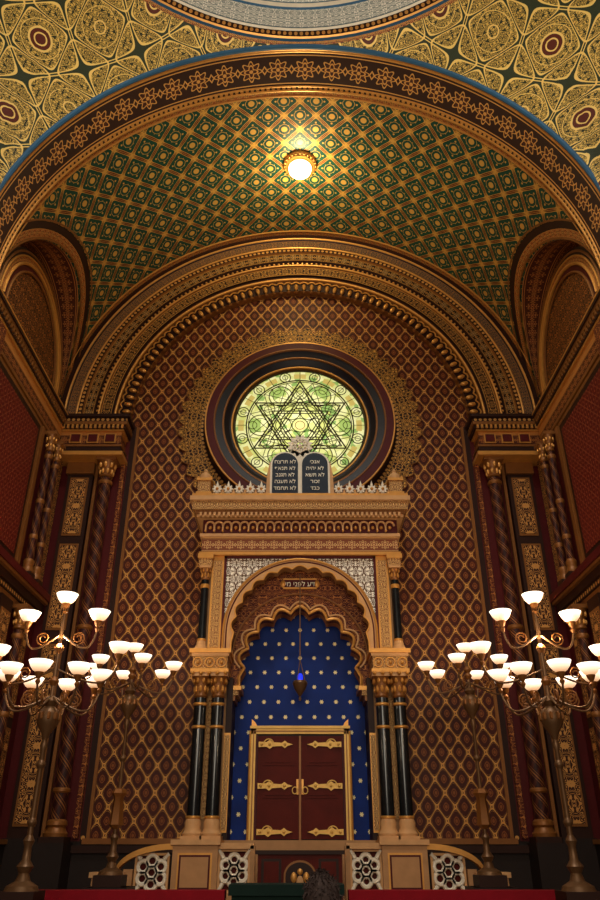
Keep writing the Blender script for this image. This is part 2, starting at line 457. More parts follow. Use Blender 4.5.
for s in (-1,1):
    path=[(RL,0),(RL,ST)]+[(RL*cos(pi*i/48),ST+RL*sin(pi*i/48)) for i in range(1,48)]+[(-RL,ST),(-RL,0)]
    def vx(h,R=RV): return s*sqrt(max(.1,R*R-h*h))
    L=0;P=[];U=[]
    for i,(y,h) in enumerate(path):
        if i: L+=math.dist(path[i],path[i-1])
        P.append([(vx(h),YC+y,ZS+h),(s*XL,YC+y,ZS+h)]); U.append([(L,0),(L,.3)])
    b.grid(P,U,BR3)
    for r0,r1,mt,off in ((.0,.05,gold2,.05),(.05,.22,BRS,.03),(.22,.38,brown,.03),(.38,.42,gold2,.05)):
        P=[];U=[]
        for i in range(49):
            be=pi*i/48
            q=[]
            for rr in (RL+r0,RL+r1):
                h=ST+rr*sin(be); q.append((vx(h,RV-off),max(YF-.02,min(-.66,YC+rr*cos(be))),ZS+h))
            P.append(q); U.append([(be*RL,0),(be*RL,r1-r0)])
        b.grid(P,U,mt)
    outl=[(YC+y,ZS+h) for y,h in path]
    b.grid([[(s*(XL-.01),y,ZS-.02),(s*(XL-.01),y,z)] for y,z in outl],[[(y,ZS),(y,z)] for y,z in outl],LUN)
    def yarc(r0,r1,x0,x1,mat,cz=ZS+.35):
        P=[];U=[]
        for i in range(49):
            a=pi*i/48
            P.append([(s*x0,YC+r0*cos(a),cz+r0*sin(a)),(s*x1,YC+r1*cos(a),cz+r1*sin(a))]); U.append([(a*r0,0),(a*r0,math.hypot(r1-r0,x1-x0))])
        b.grid(P,U,mat)
    yarc(2.1,1.92,XL-.05,XL-.05,brown); yarc(1.92,1.78,XL-.05,XL-.05,BRS); yarc(1.78,1.72,XL-.07,XL-.02,gold2); yarc(1.72,1.58,XL-.04,XL-.04,dkred)
    for rr,q,mt in ((2.02,.03,gold2),(1.92,.025,gold),(1.76,.04,gold),(1.58,.03,gold2)):
        b.tube([(s*(XL-.06),YC+rr*cos(pi*i/40),ZS+.35+rr*sin(pi*i/40)) for i in range(41)],q,mt,6)
    b.poly([(s*(XL-.03),YC+1.57*cos(pi*i/40),ZS+.35+1.57*sin(pi*i/40)) for i in range(41)],LUN,[(1.57*cos(pi*i/40),1.57*sin(pi*i/40)) for i in range(41)])
b.obj('ceiling')
b=MB(); RA=5.85
b.arc(0,ZS,[(6.0,YF,RA,YF,gold2),(RA,YF,RA,YF-.10,DOTS),(RA,YF-.10,RA,YF-.93,BR2),(RA,YF-.93,RA,YF2+.04,BRS),(RA,YF2+.04,RA,YF2,brown),(RA,YF2,6.05,YF2,brown)],n=120)
for y,q,mt in ((YF,.025,gold),(YF-.10,.015,gold),(YF-.93,.02,gold),(YF2+.02,.055,blueline),(YF2+.08,.02,gold)):
    b.tube([(-RA*cos(pi*i/120),y,ZS+RA*sin(pi*i/120)) for i in range(121)],q,mt,8)
b.obj('trim_crossing_arch')
# pendentives + dome
YX=YF2-RA; RS=RA*sqrt(2)
b=MB(); P=[];U=[];n=240;k=26
for i in range(n+1):
    ph=2*pi*i/n; rm=RA/max(abs(cos(ph)),abs(sin(ph))); row=[];ur=[]
    for j in range(k+1):
        z0=sqrt(max(0,RS*RS-rm*rm)); z=z0+(RA-z0)*j/k; rho=sqrt(max(0,RS*RS-z*z))
        row.append((rho*cos(ph),YX+rho*sin(ph),ZS+z)); ur.append((((ph-pi/4)*6.4),z*1.15))
    P.append(row);U.append(ur)
b.grid(P,U,PEND)
zt=ZS+RA
def ringseg(r0,z0,r1,z1,mat,n=120):
    W=math.hypot(r1-r0,z1-z0)
    b.grid([[(r0*cos(2*pi*i/n),YX+r0*sin(2*pi*i/n),z0),(r1*cos(2*pi*i/n),YX+r1*sin(2*pi*i/n),z1)] for i in range(n+1)],[[(2*pi*i/n*r0,0),(2*pi*i/n*r0,W)] for i in range(n+1)],mat)
ringseg(5.88,zt-.01,5.80,zt+.06,BRS); ringseg(5.80,zt+.06,5.74,zt+.07,blueline); ringseg(5.74,zt+.07,5.71,zt+.1,gold); ringseg(5.71,zt+.1,5.60,zt+.12,DOTS)
ringseg(5.60,zt+.12,5.56,zt+.15,white); ringseg(5.56,zt+.15,5.2,zt+.20,DOME); ringseg(5.2,zt+.20,5.17,zt+.24,blueline); ringseg(5.17,zt+.24,5.1,zt+.26,white); ringseg(5.1,zt+.26,4.9,zt+.36,DOME)
P=[];U=[]
for j in range(17):
    a=radians(65)*j/16; r=4.9*cos(a); z=zt+.36+4.9*sin(a)*.9
    P.append([(r*cos(2*pi*i/96),YX+r*sin(2*pi*i/96),z) for i in range(97)]); U.append([(2*pi*i/96*5,a*5) for i in range(97)])
b.grid(P,U,DOME)
b.obj('ceiling_dome')
# ------------------------------------------------------------------ side walls
for nm,s in (('wall_left',-1),('wall_right',1)):
    b=MB()
    b.box(s*5.85,s*6.5,-18,.3,0,ZS,dkred)
    b.box(s*6.42,s*6.6,-6.3,.3,ZS,ZS+3.2,brown)
    pts=[(YX-RA*cos(pi*i/60),RA*sin(pi*i/60)) for i in range(61)]
    b.grid([[(s*6.3,y,ZS),(s*6.3,y,ZS+z)] for y,z in pts],[[(y,0),(y,z)] for y,z in pts],REDLAT)
    b.grid([[(s*5.85,y,ZS+z),(s*6.3,y,ZS+z)] for y,z in pts],[[(i*.3,0),(i*.3,.3)] for i in range(61)],BR3)
    b.tube([(s*5.83,y,ZS+z) for y,z in pts],.07,blueline,8); b.tube([(s*5.81,YX+(y-YX)*.985,ZS+z*.985) for y,z in pts],.03,gold,8)
    for p,z0,z1,mt in ((.06,8.45,8.52,gold2),(.04,8.52,9.0,BR3),(.08,9.0,9.05,gold),(.10,9.05,9.2,brown),(.13,9.2,9.28,gold2),(.16,9.28,9.4,brown),(.17,9.34,9.38,gold)):
        b.box(s*5.9,s*(5.85-p),-18,-.6,H(z0),H(z1),mt)
    y=-.8
    while y>-6.2:
        b.box(s*5.85,s*5.72,y-.03,y+.03,H(9.1),H(9.2),gold2); y-=.13
    b.box(s*5.85,s*5.80,-4.95,-1.85,H(5.0),H(8.4),gold2); b.box(s*5.85,s*5.785,-4.85,-1.95,H(5.1),H(8.3),brown); b.box(s*5.85,s*5.77,-4.72,-2.08,H(5.25),H(8.15),REDLAT)
    for p,z0,z1,mt in ((.10,4.35,4.45,gold2),(.14,4.45,4.57,DOTS),(.20,4.57,4.74,brown),(.28,4.74,4.80,gold2),(.32,4.80,4.95,dkred)):
        b.box(s*5.9,s*(5.85-p),-6.3,-.2,H(z0),H(z1),mt)
    for y0,y1 in ((-.65,-1.15),(-1.75,-2.35),(-3.9,-4.6)):
        b.box(s*5.85,s*5.72,y1,y0,H(-1.5),H(4.35),brown)
        for z0,z1 in ((.3,2.1),(2.3,4.1)):
            b.box(s*5.85,s*5.70,y1+.06,y0-.06,H(z0),H(z1),gold2); b.box(s*5.85,s*5.69,y1+.1,y0-.1,H(z0+.05),H(z1-.05),ARB)
    b.box(s*5.85,s*5.78,-3.8,-2.45,H(.4),H(4.1),gold2); b.box(s*5.85,s*5.765,-3.7,-2.55,H(.5),H(4.0),ARR)
    b.box(s*5.85,s*5.6,-6.2,-.2,H(-1.75),H(.1),black); b.box(s*5.85,s*5.56,-6.2,-.2,H(.1),H(.18),gold2)
    b.box(s*5.85,s*5.45,-1.7,-1.2,H(-1.75),H(.15),black)
    b.box(s*5.85,s*5.78,-.7,-.2,H(4.95),H(8.4),ARB); b.box(s*5.85,s*5.78,-1.8,-1.65,H(4.95),H(8.4),gold2)
    b.box(s*5.85,s*5.4,-6.3,-5.25,H(4.95),H(8.4),ARR); b.box(s*5.85,s*5.45,-6.3,-5.25,H(-1.75),H(4.35),ARR)
    b.obj(nm)
# ------------------------------------------------------------------ rose window
RZ=H(9.45)
b=MB()
R0=1.68
b.poly([(R0*cos(2*pi*i/96),-.03,RZ+R0*sin(2*pi*i/96)) for i in range(96)],GLASS,[(R0*cos(2*pi*i/96),R0*sin(2*pi*i/96)) for i in range(96)])
def ctube(cx,cz,r,q,mat=lead,n=40,y=-.05): b.tube([(cx+r*cos(2*pi*i/n),y,cz+r*sin(2*pi*i/n)) for i in range(n+1)],q,mat,6,closed=True)
def pl(pts,q,mat=lead,y=-.05): b.tube([(x,y,RZ+z) for x,z in pts],q,mat,6)
for r,q in ((1.66,.03),(1.36,.018),(1.31,.010),(.5,.014),(.2,.012),(.12,.008)): ctube(0,RZ,r,q,n=72)
for k in range(12):
    a=2*pi*k/12+pi/12; ctube(1.5*cos(a),RZ+1.5*sin(a),.14,.013,n=20); ctube(1.5*cos(a),RZ+1.5*sin(a),.07,.009,n=12)
for k in range(24):
    a=2*pi*k/24; pl([(1.36*cos(a),1.36*sin(a)),(1.64*cos(a),1.64*sin(a))],.008)
for rad,q in ((1.33,.019),(1.20,.016),(.84,.017),(.70,.014)):
    for o in (0,1):
        t=[(rad*sin(2*pi*k/3+o*pi/3),rad*cos(2*pi*k/3+o*pi/3)) for k in range(4)]
        for k in range(3): pl([t[k],t[k+1]],q)
# interlaced twelve-point star tracery
for k in range(12):
    a=2*pi*(k+.5)/12; c2=2*pi*(k+4.5)/12
    pl([(1.31*sin(a),1.31*cos(a)),(1.31*sin(c2),1.31*cos(c2))],.009)
for k in range(6):
    a=2*pi*k/6; pl([(.2*sin(a),.2*cos(a)),(.62*sin(a),.62*cos(a))],.009)
    ctube(.42*sin(a+pi/6),RZ+.42*cos(a+pi/6),.2,.011,n=24)
    ctube(1.0*sin(a+pi/6),RZ+1.0*cos(a+pi/6),.3,.013,n=28); ctube(1.0*sin(a+pi/6),RZ+1.0*cos(a+pi/6),.2,.009,n=24)
    ctube(.95*sin(a),RZ+.95*cos(a),.18,.012,n=20); ctube(.95*sin(a),RZ+.95*cos(a),.09,.009,n=14)
    ctube(1.2*sin(a+pi/6),RZ+1.2*cos(a+pi/6),.11,.009,n=16)
def rsegs(l): b.arc(0,RZ,l,0,2*pi,n=96)
rsegs([(1.68,-.02,1.70,-.12,gold2),(1.70,-.12,1.78,-.14,framedark),(1.78,-.14,1.92,-.22,framedark),(1.92,-.22,1.95,-.28,gold2),(1.95,-.28,2.12,-.32,framedark),(2.12,-.32,2.16,-.36,gold2),(2.16,-.36,2.34,-.36,dkred),(2.34,-.36,2.38,-.30,gold2),(2.38,-.30,2.42,-.02,brown),
 (2.42,-.04,2.50,-.06,DOTS),(2.50,-.06,2.92,-.06,HALO),(2.92,-.06,2.96,-.02,gold2)])
for r,y,q,mt in ((1.72,-.13,.025,gold),(1.93,-.26,.03,gold2),(2.14,-.36,.022,gold2),(2.36,-.34,.026,gold)):
    ctube(0,RZ,r,q,mt,96,y)
for k in range(48):
    a=2*pi*(k+.5)/48
    pts=[((2.93+.17*sin(pi*j/8))*cos(a+(j/8-.5)*2*pi/48),(2.93+.17*sin(pi*j/8))*sin(a+(j/8-.5)*2*pi/48)) for j in range(9)]
    b.poly([(x,-.05,RZ+z) for x,z in pts],HALO,[(x,z) for x,z in pts]); pl(pts,.011,gold2)
b.obj('window_1')
# ------------------------------------------------------------------ torah ark
ark=empty('torah_ark')
def part(b,name): return b.obj(name,ark)
b=MB()
for s in (-1,1):
    b.box(s*1.42,s*2.12,-1.5,0,.8,H(.08),stone)
    b.box(s*1.38,s*2.16,-1.54,0,H(.08),H(.16),cream)
    b.box(s*2.12,s*2.14,-1.4,-.2,H(-.5),H(0),gold2)
    b.box(s*1.36,s*2.18,-1.55,0,.8,.98,cream)
b.box(-1.42,1.42,-.9,0,.8,H(.16),stone)
part(b,'plinth')
b=MB()
def acol(b,x,y,z0,z1,r,capH=.46,baseH=.34):
    b.box(x-r*1.5,x+r*1.5,y-r*1.5,y+r*1.5,z0,z0+.06,cream)
    b.lathe(x,y,[(r*1.45,z0+.06),(r*1.5,z0+.1),(r*1.3,z0+.13),(r*1.12,z0+baseH*.55),(r*1.2,z0+baseH*.8),(r*1.02,z0+baseH)],cream)
    b.lathe(x,y,[(r,z0+baseH),(r*.95,z1-capH)],marble,n=28)
    for z in (z0+baseH+.02,(z0+z1)/2+.45,z1-capH-.12): b.lathe(x,y,[(r*.95,z-.03),(r*1.13,z-.012),(r*1.13,z+.012),(r*.95,z+.03)],gold)
    c=z1-capH
    b.lathe(x,y,[(r*.95,c),(r*1.12,c+.03),(r*.95,c+.06),(r*1.0,c+capH*.5),(r*1.2,c+capH*.75),(r*1.4,c+capH*.85)],gold2)
    for k in range(8):
        a=k*pi/4
        b.ball((x+r*1.0*cos(a),y+r*1.0*sin(a),c+capH*.35),r*.25,gold,8,(1,1,2.2))
        b.ball((x+r*1.22*cos(a+.39),y+r*1.22*sin(a+.39),c+capH*.68),r*.25,gold,8,(1,1,1.7))
    b.box(x-r*1.45,x+r*1.45,y-r*1.45,y+r*1.45,z1-capH*.15,z1,cream)
for s in (-1,1):
    acol(b,s*1.93,-1.22,H(.16),H(3.05),.125); acol(b,s*1.59,-1.22,H(.16),H(3.05),.125)
part(b,'lower_columns')
b=MB()
for s in (-1,1):
    b.box(s*1.42,s*2.06,-.85,0,H(.16),H(3.05),stone)
    b.box(s*1.34,s*1.46,-.88,-.1,H(.16),H(3.05),brown)
    b.box(s*1.35,s*1.47,-.90,-.8,H(.28),H(2.0),gold); b.box(s*1.365,s*1.455,-.915,-.8,H(.32),H(1.96),ARC)
    b.box(s*1.30,s*1.46,-.80,-.1,H(2.62),H(2.72),gold2); b.box(s*1.24,s*1.46,-.82,-.1,H(2.72),H(2.82),ARC); b.box(s*1.18,s*1.46,-.84,-.1,H(2.82),H(2.9),gold)
    b.box(s*1.62,s*1.9,-.87,-.8,H(.5),H(2.7),ARC)
    for x0,x1,yy,z0,z1,mt in ((1.40,2.14,-1.42,3.05,3.12,gold),(1.43,2.11,-1.39,3.12,3.36,ARC),(1.40,2.14,-1.42,3.36,3.42,cream),(1.36,2.18,-1.46,3.42,3.5,gold)):
        b.box(s*x0,s*x1,yy,0,H(z0),H(z1),mt)
    for k in range(3):
        x=s*(1.54+k*.235)
        b.tube([(x+.09*cos(2*pi*i/16),-1.4,H(3.24)+.09*sin(2*pi*i/16)) for i in range(17)],.015,gold,6)
        b.ball((x,-1.4,H(3.24)),.04,gold,8)
    for k in range(5): b.ball((s*(1.45+k*.16),-1.44,H(3.03)),.04,gold,8)
part(b,'jambs')
b=MB()
HT=5.52; HW=1.58
cz=H(3.90)
n=182
arcpts=foil(0,cz,1.43,13,.075,n)
side=[(-1.40,H(3.5)),(-1.40,H(3.6)),(-1.40,H(3.7))]
inner=side+arcpts+[(-x,z) for x,z in side[::-1]]
def proj(x,z,W,T):
    dx,dz=x,z-cz
    k=min(W/abs(dx) if abs(dx)>1e-6 else 1e9,(T-cz)/dz if dz>1e-6 else 1e9); return (dx*k,cz+dz*k)
outR=[(-HW,z) for _,z in side]+[proj(x,z,HW,H(HT)) for x,z in arcpts]+[(HW,z) for _,z in side[::-1]]
b.ringplate(inner,outR,-1.08,-.85,ARWH,cream)
mid=[(-1.575,z) for _,z in side]+circ(0,cz,1.575,n)+[(1.575,z) for _,z in side[::-1]]
b.ringplate(inner,mid,-1.13,-.85,cream,cream)
for R,q,mt,y in ((1.57,.024,gold,-1.14),(1.51,.014,dkred,-1.135)):
    b.tube([(-R,y,H(3.5))]+[(-R*cos(pi*i/60),y,cz+R*sin(pi*i/60)) for i in range(61)]+[(R,y,H(3.5))],q,mt,8)
b.tube([(x,-1.14,z) for x,z in inner],.02,gold,6)
for s in (-1,1):
    b.box(s*1.57,s*2.08,-1.0,0,H(3.5),H(5.55),stone)
    b.box(s*1.57,s*1.62,-1.12,-.9,H(3.5),H(5.55),dkred)
    b.box(s*1.62,s*1.88,-1.10,-.9,H(3.5),H(5.55),gold); b.box(s*1.66,s*1.84,-1.115,-.9,H(3.6),H(5.45),ARC)
    acol(b,s*2.0,-1.12,H(3.5),H(5.3),.085,.3,.22)
    b.box(s*1.86,s*2.14,-1.25,0,H(5.3),H(5.45),ARC); b.box(s*1.84,s*2.17,-1.28,0,H(5.45),H(5.55),gold)
b.box(-1.62,1.62,-1.12,-.9,HT+ZC-.02,H(5.56),dkred)
part(b,'upper_tier')
b=MB()
cz2=H(3.28)
i2=[(-1.24,H(2.85)),(-1.24,H(3.1))]+foil(0,cz2,1.28,9,.14,n)+[(1.24,H(3.1)),(1.24,H(2.85))]
o2=[(-1.45,H(2.85)),(-1.45,H(3.1))]+[( -1.45*cos(pi*i/n), cz+1.45*sin(pi*i/n)) for i in range(n+1)]+[(1.45,H(3.1)),(1.45,H(2.85))]
b.ringplate(i2,o2,-.70,-.1,ARR,BR3)
b.tube([(x,-.72,z) for x,z in i2],.032,gold,8)
i3=[(x*1.08,cz2+(z-cz2)*1.08) for x,z in foil(0,cz2,1.28,9,.14,n)]
b.tube([(x,-.72,z) for x,z in i3],.02,cream,6)
b.tube([(-1.40*cos(pi*i/60),-.72,cz2+.22+1.33*sin(pi*i/60)) for i in range(61)],.022,gold2,6)
b.arc(0,cz,[(1.43,-.9,1.43,-.68,BR3)])
b.box(-.34,.34,-.76,-.68,H(4.95),H(5.15),dkred)
for z in (4.95,5.15): b.box(-.36,.36,-.775,-.68,H(z)-.015,H(z)+.015,gold)
for s in (-1,1): b.ball((s*.36,-.74,H(5.05)),.09,gold,10,(.7,.4,1))
part(b,'inner_arch')
b=MB()
b.grid([[(-1.45,-.12,H(.16)),(-1.45,-.12,H(4.7))],[(1.45,-.12,H(.16)),(1.45,-.12,H(4.7))]],[[(-1.45,0),(-1.45,4.54)],[(1.45,0),(1.45,4.54)]],BLUE)
part(b,'starred_niche')
b=MB()
for W,yy,z0,z1,mt in ((2.16,-1.2,5.55,5.62,gold),(2.12,-1.16,5.62,5.96,FRZ),(2.17,-1.22,5.96,6.03,cream),(2.12,-1.18,6.03,6.36,dkred),(2.25,-1.36,6.36,6.42,cream),(2.28,-1.40,6.42,6.50,gold2),(2.34,-1.46,6.50,6.70,ARC),(2.40,-1.52,6.70,6.80,cream),(2.36,-1.5,6.8,6.86,gold)):
    b.box(-W,W,yy,0,H(z0),H(z1),mt)
k=22
for i in range(k):
    x=-2.05+4.1*(i+.5)/k; w=4.1/k/2
    b.tube([(x-w*cos(pi*j/8),-1.22,H(6.20)+w*1.1*sin(pi*j/8)) for j in range(9)],.024,cream,6)
    b.box(x-w-.018,x-w+.018,-1.25,-1.16,H(6.07),H(6.22),cream)
    b.ball((x,-1.2,H(6.17)),.04,gold,8)
    b.ball((x-w,-1.26,H(6.08)),.028,gold,6)
for i in range(44):
    x=-2.2+4.4*(i+.5)/44; b.box(x-.025,x+.025,-1.44,-1.3,H(6.36),H(6.44),cream)
part(b,'entablature')
b=MB()
zt0=H(6.86)
def flower(cx,cz,r,y,mat,nl=8):
    pts=[((r*(.8+.2*cos(nl*a))*cos(a))+cx,cz+r*(.8+.2*cos(nl*a))*sin(a)) for a in [2*pi*i/48 for i in range(48)]]
    b.plate(pts,y-.03,y+.03,mat)
for s in (-1,1):
    for i in range(5):
        x=s*(.86+i*.245)
        b.box(x-.035,x+.035,-1.33,-1.27,zt0,zt0+.1,white); flower(x,zt0+.19,.115,-1.3,white); b.ball((x,-1.34,zt0+.19),.035,gold,8)
        b.plate([(x-.03,zt0+.28),(x+.03,zt0+.28),(x,zt0+.40)],-1.32,-1.28,white)
        b.plate([(x+.06,zt0),(x+.185,zt0),(x+.1225,zt0+.2)],-1.32,-1.28,cream)
    b.box(s*.72,s*2.05,-1.34,-1.26,zt0,zt0+.05,cream)
    x=s*2.12
    b.box(x-.17,x+.17,-1.47,-1.13,zt0,zt0+.06,gold); b.box(x-.14,x+.14,-1.44,-1.16,zt0+.06,zt0+.34,ARC); b.box(x-.17,x+.17,-1.47,-1.13,zt0+.34,zt0+.4,gold)
    b.lathe(x,-1.3,[(.13,zt0+.4),(.14,zt0+.46),(.11,zt0+.54),(.04,zt0+.6),(.05,zt0+.64),(.0,zt0+.70)],cream,16)
    for q in (-1,1): b.ball((x+q*.14,-1.42,zt0+.43),.03,gold,6)
part(b,'cresting')
tab=empty('commandment_tablets'); tab.parent=ark
b=MB()
ty=-1.3; w=.30; tz0=zt0+.03; hs=.76
for s in (-1,1):
    cx=s*.335
    def rt(w,z0,zs): return [(cx-w,z0),(cx+w,z0)]+[(cx+w*cos(pi*i/20),zs+w*sin(pi*i/20)) for i in range(21)]
    b.plate(rt(w+.035,tz0-.02,tz0+hs),ty-.03,ty+.08,white); b.plate(rt(w-.01,tz0+.03,tz0+hs),ty-.055,ty,slate)
b.box(-.76,.76,ty-.1,ty+.12,zt0,zt0+.05,cream)
for s in (-1,1): b.plate([(s*.67,zt0+.05),(s*.76,zt0+.05),(s*.74,zt0+.5),(s*.69,zt0+.85),(s*.67,zt0+.85)],ty-.03,ty+.05,cream)
cz3=tz0+hs+.50
b.plate([(-.26,cz3-.3),(-.12,cz3-.5),(.12,cz3-.5),(.26,cz3-.3),(.2,cz3-.1),(-.2,cz3-.1)],ty-.02,ty+.05,white)
pts=[((.22+.09*(k%2))*sin(2*pi*k/24),cz3+(.22+.09*(k%2))*cos(2*pi*k/24)) for k in range(24)]
inn=[(.17*sin(2*pi*k/24),cz3+.17*cos(2*pi*k/24)) for k in range(25)]
b.ringplate(inn,pts+[pts[0]],ty-.02,ty+.04,white,white)
for o in (0,1):
    t=[(.2*sin(2*pi*k/3+o*pi/3),cz3+.2*cos(2*pi*k/3+o*pi/3)) for k in range(4)]
    for k in range(3): b.tube([(t[k][0],ty-.02,t[k][1]),(t[k+1][0],ty-.02,t[k+1][1])],.024,white,6)
b.ball((0,ty-.01,cz3),.06,white,8)
b.obj('tablet_stones',tab)
def text(s,x,y,z,size,parent,name):
    c=bpy.data.curves.new(name,'FONT'); c.body=s; c.size=size; c.align_x='CENTER'; c.extrude=.006; c.materials.append(letter)
    o=bpy.data.objects.new(name,c); scene.collection.objects.link(o); o.location=(x,y,z); o.rotation_euler=(pi/2,0,0); o.parent=parent; return o
R_=['\u05d0\u05e0\u05db\u05d9','\u05dc\u05d0 \u05d9\u05d4\u05d9\u05d4','\u05dc\u05d0 \u05ea\u05e9\u05d0','\u05d6\u05db\u05d5\u05e8','\u05db\u05d1\u05d3']
L_=['\u05dc\u05d0 \u05ea\u05e8\u05e6\u05d7','\u05dc\u05d0 \u05ea\u05e0\u05d0\u05e3','\u05dc\u05d0 \u05ea\u05d2\u05e0\u05d1','\u05dc\u05d0 \u05ea\u05e2\u05e0\u05d4','\u05dc\u05d0 \u05ea\u05d7\u05de\u05d3']
for i in range(5):
    text(R_[i][::-1],.335,ty-.062,tz0+.78-i*.165,.128,tab,'inscription_r%d'%i)
    text(L_[i][::-1],-.335,ty-.062,tz0+.78-i*.165,.128,tab,'inscription_l%d'%i)
text('\u05d3\u05e2 \u05dc\u05e4\u05e0\u05d9 \u05de\u05d9'[::-1],0,-.77,H(4.99),.15,ark,'arch_inscription')
b=MB()
dz0=H(.16); dz1=H(2.0); dy=-.42
b.box(-.95,.95,dy+.02,-.1,dz0,dz1+.12,brown)
for s in (-1,1):
    b.box(s*.88,s*.97,dy-.04,-.1,dz0,dz1+.14,doorgold); b.box(s*.915,s*.935,dy-.055,-.1,dz0,dz1+.1,gold2); b.box(s*.84,s*.88,dy-.02,-.1,dz0,dz1+.05,dkred)
    b.box(s*.02,s*.83,dy-.02,-.1,dz0+.02,dz1,wood)
    for z0,z1 in ((.12,.62),(.72,1.2),(1.3,1.78)):
        b.box(s*.12,s*.73,dy-.035,dy,dz0+z0,dz0+z1,wood); b.box(s*.17,s*.68,dy-.05,dy,dz0+z0+.05,dz0+z1-.05,wood)
    for z in (.14,.93,1.68):
        zz=dz0+z
        pts=[(.82,-.05),(.66,-.045),(.6,-.085),(.54,-.04),(.36,-.03),(.30,-.07),(.25,-.03),(.14,0),(.25,.03),(.30,.07),(.36,.03),(.54,.04),(.6,.085),(.66,.045),(.82,.05)]
        b.plate([(s*x,zz+q) for x,q in pts],dy-.075,dy-.05,doorgold)
        for x in (.76,.6,.3): b.ball((s*x,dy-.08,zz),.028,doorgold,8)
        b.tube([(s*(.62-.1*cos(t)),dy-.07,zz+.1*sin(t)) for t in [pi*i/10 for i in range(11)]],.012,doorgold,6)
    b.box(s*.03,s*.07,dy-.06,dy,dz0+.78,dz0+1.05,gold)
    b.tube([(s*.1+.05*cos(2*pi*i/14),dy-.08,dz0+.85+.06*sin(2*pi*i/14)) for i in range(15)],.012,doorgold,6)
b.box(-.02,.02,dy-.06,-.1,dz0,dz1,gold2)
b.box(-.97,.97,dy-.04,-.1,dz1+.04,dz1+.14,doorgold); b.box(-.9,.9,dy-.055,-.1,dz1+.08,dz1+.1,gold2); b.box(-1.0,1.0,dy-.07,-.1,dz1+.14,dz1+.19,doorgold)
for s in (-1,1):
    b.plate([(s*.97,dz1+.19),(s*.86,dz1+.19),(s*.9,dz1+.26),(s*.97,dz1+.32)],dy-.04,dy,gold)
    b.tube([(s*.99,dy-.02,dz0+(dz1+.1-dz0)*t) for t in (0,.5,1)],.025,gold,8)
part(b,'ark_doors')
lamp=empty('eternal_light_lamp')
b=MB(); lx,ly=0,-.95; lz=H(2.95)
b.tube([(lx,ly,lz+.45),(lx,ly,H(5.2))],.012,bronze,6)
for k in range(3):
    a=2*pi*k/3; b.tube([(lx,ly,lz+.45),(lx+.1*cos(a),ly+.1*sin(a),lz+.02)],.008,bronze,6)
b.lathe(lx,ly,[(.02,lz-.36),(.03,lz-.32),(.015,lz-.28),(.11,lz-.14),(.15,lz-.03),(.13,lz+.02)],bronze,18)
b.lathe(lx,ly,[(.05,lz+.0),(.06,lz+.06),(.055,lz+.12),(.04,lz+.16)],bluegl,16)
b.obj('lamp_body',lamp)
# ------------------------------------------------------------------ balustrade
b=MB()
yb=-1.85
def rosette_panel(x0,x1,z0,z1,y):
    b.box(x0,x1,y-.02,y+.06,z0,z0+.04,cream); b.box(x0,x1,y-.02,y+.06,z1-.04,z1,cream)
    b.box(x0,x0+.04,y-.02,y+.06,z0,z1,cream); b.box(x1-.04,x1,y-.02,y+.06,z0,z1,cream)
    b.box(x0,x1,y+.07,y+.09,z0,z1,wood)
    cx,c=(x0+x1)/2,(z0+z1)/2; R=min(x1-x0,z1-z0)/2-.03
    b.tube([(cx+.09*cos(2*pi*i/16),y,c+.09*sin(2*pi*i/16)) for i in range(17)],.036,white,6)
    for k in range(6):
        a=2*pi*k/6+pi/6
        px,pz=cx+R*.66*cos(a),c+R*.66*sin(a)
        b.tube([(px+R*.34*cos(2*pi*i/14),y,pz+R*.34*sin(2*pi*i/14)) for i in range(15)],.036,white,6)
    for s1 in (-1,1):
        for s2 in (-1,1): b.tube([(cx+s1*R*.75,y,c+s2*R*.75),(cx+s1*(x1-x0)*.48,y,c+s2*(z1-z0)*.48)],.036,white,6)
zb0,zb1=H(-.62),H(.02)
for s in (-1,1):
    b.box(s*.78,s*1.4,yb-.08,yb+.1,zb1,zb1+.09,cream)
    x0,x1=sorted((s*.84,s*1.38)); rosette_panel(x0,x1,zb0,zb1,yb)
    b.box(s*.76,s*.84,yb-.08,yb+.1,.45,zb1+.05,stone)
    b.box(s*1.38,s*2.14,yb-.14,yb+.2,.45,zb1+.06,stone); b.box(s*1.34,s*2.18,yb-.18,yb+.24,zb1+.06,zb1+.14,cream)
    b.box(s*1.47,s*2.05,yb-.155,yb,zb0+.02,zb1-.06,gold); b.box(s*1.50,s*2.02,yb-.165,yb,zb0+.05,zb1-.09,dkred); b.box(s*1.53,s*1.99,yb-.17,yb,zb0+.08,zb1-.12,stone)
    x0,x1=sorted((s*2.2,s*2.78)); rosette_panel(x0,x1,zb0,zb1-.06,yb)
    pts=[]
    for i in range(13):
        t=pi/2*i/12; pts.append((s*(2.14+.95*sin(t)),yb,zb1+.08-.42*(1-cos(t))))
    P=[[(x,yb-.1,z),(x,yb+.12,z),(x,yb+.12,z-.09),(x,yb-.1,z-.09),(x,yb-.1,z)] for x,_,z in pts]
    b.grid(P,[[(i*.1,0),(i*.1,.1),(i*.1,.2),(i*.1,.3),(i*.1,.4)] for i in range(13)],gold)
    b.box(s*2.80,s*2.95,yb-.08,yb+.1,.45,zb1-.3,stone)
    b.box(s*2.95,s*3.45,yb-.14,yb+.16,.45,H(-.40),stone); b.box(s*2.91,s*3.49,yb-.18,yb+.2,H(-.40),H(-.32),cream)
    b.box(s*3.0,s*3.4,yb-.15,yb,zb0-.1,H(-.46),ARC)
    b.box(s*.76,s*2.95,yb-.1,yb+.1,.45,zb0,stone)
b.obj('balustrade')
b=MB(); q=-.6
b.box(-.68,.68,-1.9+q,-1.5+q,.45,H(-.06),wood); b.box(-.72,.72,-1.94+q,-1.46+q,H(-.06),H(.0),brown)
